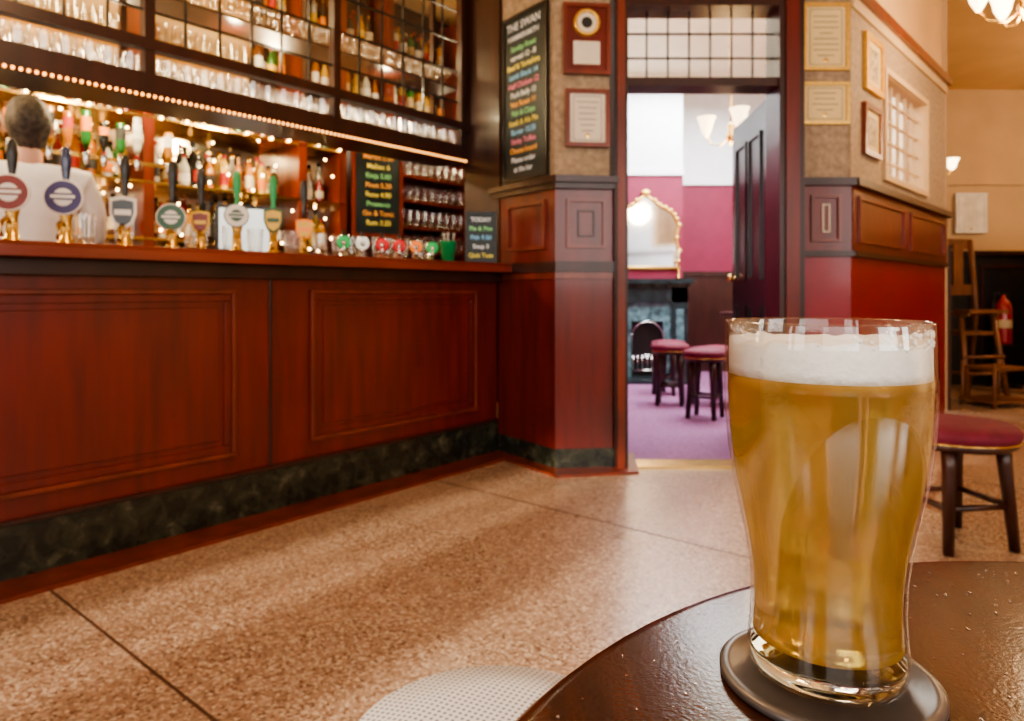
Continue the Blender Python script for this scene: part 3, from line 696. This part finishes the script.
for j,(k,z) in enumerate(prof):
    row=[]
    for i in range(seg):
        a=2*PI*i/seg
        hh=.0140+.0018*nz(a,0)
        if z=='h': zz=FZ+hh
        elif z=='h1': zz=FZ+hh+.0008
        elif z=='t': zz=FZ+.0150+.0009*nz(a,j)
        else: zz=z
        row.append(len(V)); V.append((R0*k*math.cos(a),R0*k*math.sin(a),zz))
    rows.append(row)
V.append((0,0,FZ+.015)); V.append((0,0,FZ))
for A_,B_ in zip(rows,rows[1:]):
    for i in range(seg): j=(i+1)%seg; F.append((A_[i],A_[j],B_[j],B_[i]))
for i in range(seg):
    j=(i+1)%seg; F.append((rows[-1][i],rows[-1][j],len(V)-2)); F.append((rows[0][j],rows[0][i],len(V)-1))
b.add(V,F,FOAM,True)
for i in range(130):
    a=random.gauss(-.6,.7); z=FZ+random.uniform(.013,.019); r=random.uniform(.0004,.0011)
    b.ell(((R0-.0004)*math.cos(a),(R0-.0004)*math.sin(a),z),(r,r,r),FOAM,8,5)
b.obj('foam',parent=e)
b=MB(); WD=clearglass('water',(.95,.95,.95),.12,.6)
k=0
while k<260:
    x=random.uniform(-.02,.35); y=random.uniform(.2,.42)
    if math.hypot(x-.287,y-.106)>.320 or math.hypot(x-GX,y-GY)<.048: continue
    r=random.uniform(.0004,.0011); b.ell((x,y,TZ+.0001),(r,r*random.uniform(.7,1.2),r*.4),WD,8,5); k+=1
b.obj('water_droplets')

# ---------------------------------------------------------------- bartender
pe=bpy.data.objects.new('bartender',None); S.collection.objects.link(pe); pe.location=BW(-2.11,.80,0); pe.rotation_euler=(0,0,TH-.25)
def skin(name,verts,edges,mat,sub=2):
    me=bpy.data.meshes.new(name); me.from_pydata([v[:3] for v in verts],edges,[]); o=bpy.data.objects.new(name,me); S.collection.objects.link(o)
    md=o.modifiers.new('Skin','SKIN'); md.use_smooth_shade=True
    for i,v in enumerate(verts):
        d=me.skin_vertices[0].data[i]; r=v[3]; d.radius=r if isinstance(r,tuple) else (r,r)
        d.use_root=(i==0)
    sb=o.modifiers.new('Sub','SUBSURF'); sb.levels=sub; sb.render_levels=sub
    me.materials.append(mat); o.parent=pe; return o
skin('shirt',[(0,0,.98,(.17,.12)),(0,.0,1.12,(.165,.115)),(0,.0,1.28,(.195,.13)),(0,-.005,1.41,(.20,.12)),(0,0,1.49,(.085,.07)),
  (.19,0,1.41,.068),(.24,.03,1.27,.058),(.25,.10,1.14,.048),(-.19,0,1.41,.068),(-.24,.03,1.27,.058),(-.25,.10,1.14,.048)],
  [(0,1),(1,2),(2,3),(3,4),(3,5),(5,6),(6,7),(3,8),(8,9),(9,10)],SHIRT)
skin('neck',[(0,0,1.44,.058),(0,.01,1.50,.055),(0,.02,1.56,.056)],[(0,1),(1,2)],SKIN,2)
skin('trousers',[(0,0,.98,(.16,.115)),(.09,0,.88,.088),(.10,.01,.5,.062),(.11,-.01,.09,.05),(-.09,0,.88,.088),(-.10,.01,.5,.062),(-.11,-.01,.09,.05)],
  [(0,1),(1,2),(2,3),(0,4),(4,5),(5,6)],TROU)
for sg in (1,-1):
    skin('forearm',[(sg*.25,.09,1.15,.043),(sg*.23,.2,1.1,.036),(sg*.2,.33,1.10,.026),(sg*.195,.36,1.10,(.018,.036)),(sg*.19,.41,1.095,(.014,.040))],[(0,1),(1,2),(2,3),(3,4)],SKIN)
    for f in range(4):
        x=sg*.19+(f-1.5)*.019; l=[.036,.042,.040,.032][f]
        skin('finger',[(x,.405,1.095,.009),(x,.42+l*.4,1.098,.0085),(x,.42+l*.9,1.085,.008),(x,.42+l*1.3,1.065,.007)],[(0,1),(1,2),(2,3)],SKIN,1)
    skin('thumb',[(sg*.165,.37,1.095,.011),(sg*.14,.395,1.09,.009),(sg*.13,.42,1.08,.008)],[(0,1),(1,2)],SKIN,1)
b=MB()
for x in (-.11,.11): b.ell((x,.05,.045),(.048,.13,.045),BLK,16,8); b.box(x-.045,x+.045,-.07,.17,0,.02,BLK)
b.obj('shoes',parent=pe)
b=MB()
HC=Vector((0,.025,1.635))
V=[];F=[]
def headr(th,ph):
    x=.076*math.cos(ph)*math.cos(th); y=.098*math.cos(ph)*math.sin(th); z=.118*math.sin(ph)
    if z<0: 
        x*=1-.28*(-z/.118); 
        if y>0: y*=1-.06*(-z/.118)
        else: y*=1-.35*(-z/.118)
    return Vector((x,y,z))
n1_,n2_=28,18
for j in range(n2_+1):
    for i in range(n1_): V.append(HC+headr(2*PI*i/n1_,-PI/2+PI*j/n2_))
for j in range(n2_):
    for i in range(n1_): F.append((j*n1_+i,j*n1_+(i+1)%n1_,(j+1)*n1_+(i+1)%n1_,(j+1)*n1_+i))
b.add(V,F,SKIN,True)
b.tube([HC+Vector((0,.092,.02)),HC+Vector((0,.108,-.01)),HC+Vector((0,.118,-.03)),HC+Vector((0,.098,-.038))],[.008,.011,.015,.01],SKIN)
for sg in (1,-1):
    b.ell(HC+Vector((sg*.030,.085,.008)),(.013,.010,.010),WHITE,12,8); b.ell(HC+Vector((sg*.030,.094,.008)),(.005,.003,.005),BLK,8,6)
    b.tube([HC+Vector((sg*.015,.094,.028)),HC+Vector((sg*.045,.084,.028))],.004,HAIR,6)
    b.ell(HC+Vector((sg*.080,-.005,-.005)),(.012,.020,.032),SKIN,12,8); b.tube([HC+Vector((sg*.087,.01+.0,.02)),HC+Vector((sg*.092,-.018,.016)),HC+Vector((sg*.090,-.02,-.015)),HC+Vector((sg*.084,-.002,-.032))],.004,SKIN,6)
b.tube([HC+Vector((-.022,.088,-.06)),HC+Vector((0,.094,-.058)),HC+Vector((.022,.088,-.06))],[.003,.006,.003],P('lips',(.45,.16,.13),.5),6)
b.obj('head',parent=pe)
b=MB(); V=[];F=[];idx={}
for j in range(n2_+1):
    for i in range(n1_):
        th=2*PI*i/n1_; ph=-PI/2+PI*j/n2_; p=headr(th,ph)
        w=1.14+.04*math.sin(9*th+5*ph)+.035*math.sin(17*th-8*ph)
        idx[(j,i)]=len(V); V.append(HC+Vector((p.x*w,p.y*w-.004,p.z*w)))
for j in range(n2_):
    for i in range(n1_):
        th=2*PI*(i+.5)/n1_; ph=-PI/2+PI*(j+.5)/n2_
        front=math.sin(th)
        lim=-.85 if front<-.2 else (-.05 if front<.35 else .55)
        if ph>lim: F.append((idx[(j,i)],idx[(j,(i+1)%n1_)],idx[(j+1,(i+1)%n1_)],idx[(j+1,i)]))
b.add(V,F,HAIR,True); h=b.obj('hair',parent=pe)
so_=h.modifiers.new('sol','SOLIDIFY'); so_.thickness=.012; so_.offset=-1

# ---------------------------------------------------------------- lights
el=math.radians(19.5)
dirv=Vector((CU.x*math.cos(el),CU.y*math.cos(el),-math.sin(el)))
sun=light('SUN','sun',(-5,-5,5),5.5,(1,.88,.70),.025); sun.rotation_euler=dirv.to_track_quat('-Z','Y').to_euler()
for a,c in ops:
    light('AREA','window_daylight',((a+c)/2,-2.2,1.95),30*(c-a),(1,.93,.84),c-a-.1,rot=(PI/2,0,0),sy=1.85)  # area light added in each unseen opening
light('AREA','parlour_daylight_fill',(2.0,6.2,3.1),270,(.86,.93,1),1.8,rot=(0,0,0),sy=2.2)  # area light added under the ceiling to brighten the parlour and its mirror
for s_ in (-3.4,-2.6,-1.7,-.8): 
    light('POINT','back_bar_lamp',BW(s_,1.05,1.98),26,(1,.76,.44),.05)
    light('POINT','back_bar_lamp_upper',BW(s_,1.1,2.65),14,(1,.75,.42),.05)
light('POINT','back_bar_lamp',BW(.6,1.05,2.15),14,(1,.78,.5),.05)
for s_ in (-3.2,-2.3,-1.4,-.5): light('POINT','gantry_lamp',BW(s_,.4,2.10),6,(1,.82,.52),.03)
w=bpy.data.worlds.new('World'); S.world=w; w.use_nodes=True
w.node_tree.nodes['Background'].inputs[0].default_value=(.85,.92,1,1); w.node_tree.nodes['Background'].inputs[1].default_value=1.5

# ---------------------------------------------------------------- camera
cam=bpy.data.cameras.new('camera'); co=bpy.data.objects.new('camera',cam); S.collection.objects.link(co)
co.location=(0,0,.93); co.rotation_euler=(PI/2,0,0)
cam.sensor_width=36; cam.lens=700/1024*36; cam.shift_y=-68.5/1024; cam.clip_start=.01; cam.clip_end=60
cam.dof.use_dof=True; cam.dof.focus_distance=.28; cam.dof.aperture_fstop=18
S.camera=co
try:
    S.view_settings.view_transform='AgX'; S.view_settings.look='AgX - Medium High Contrast'
except Exception as ex: print(ex)
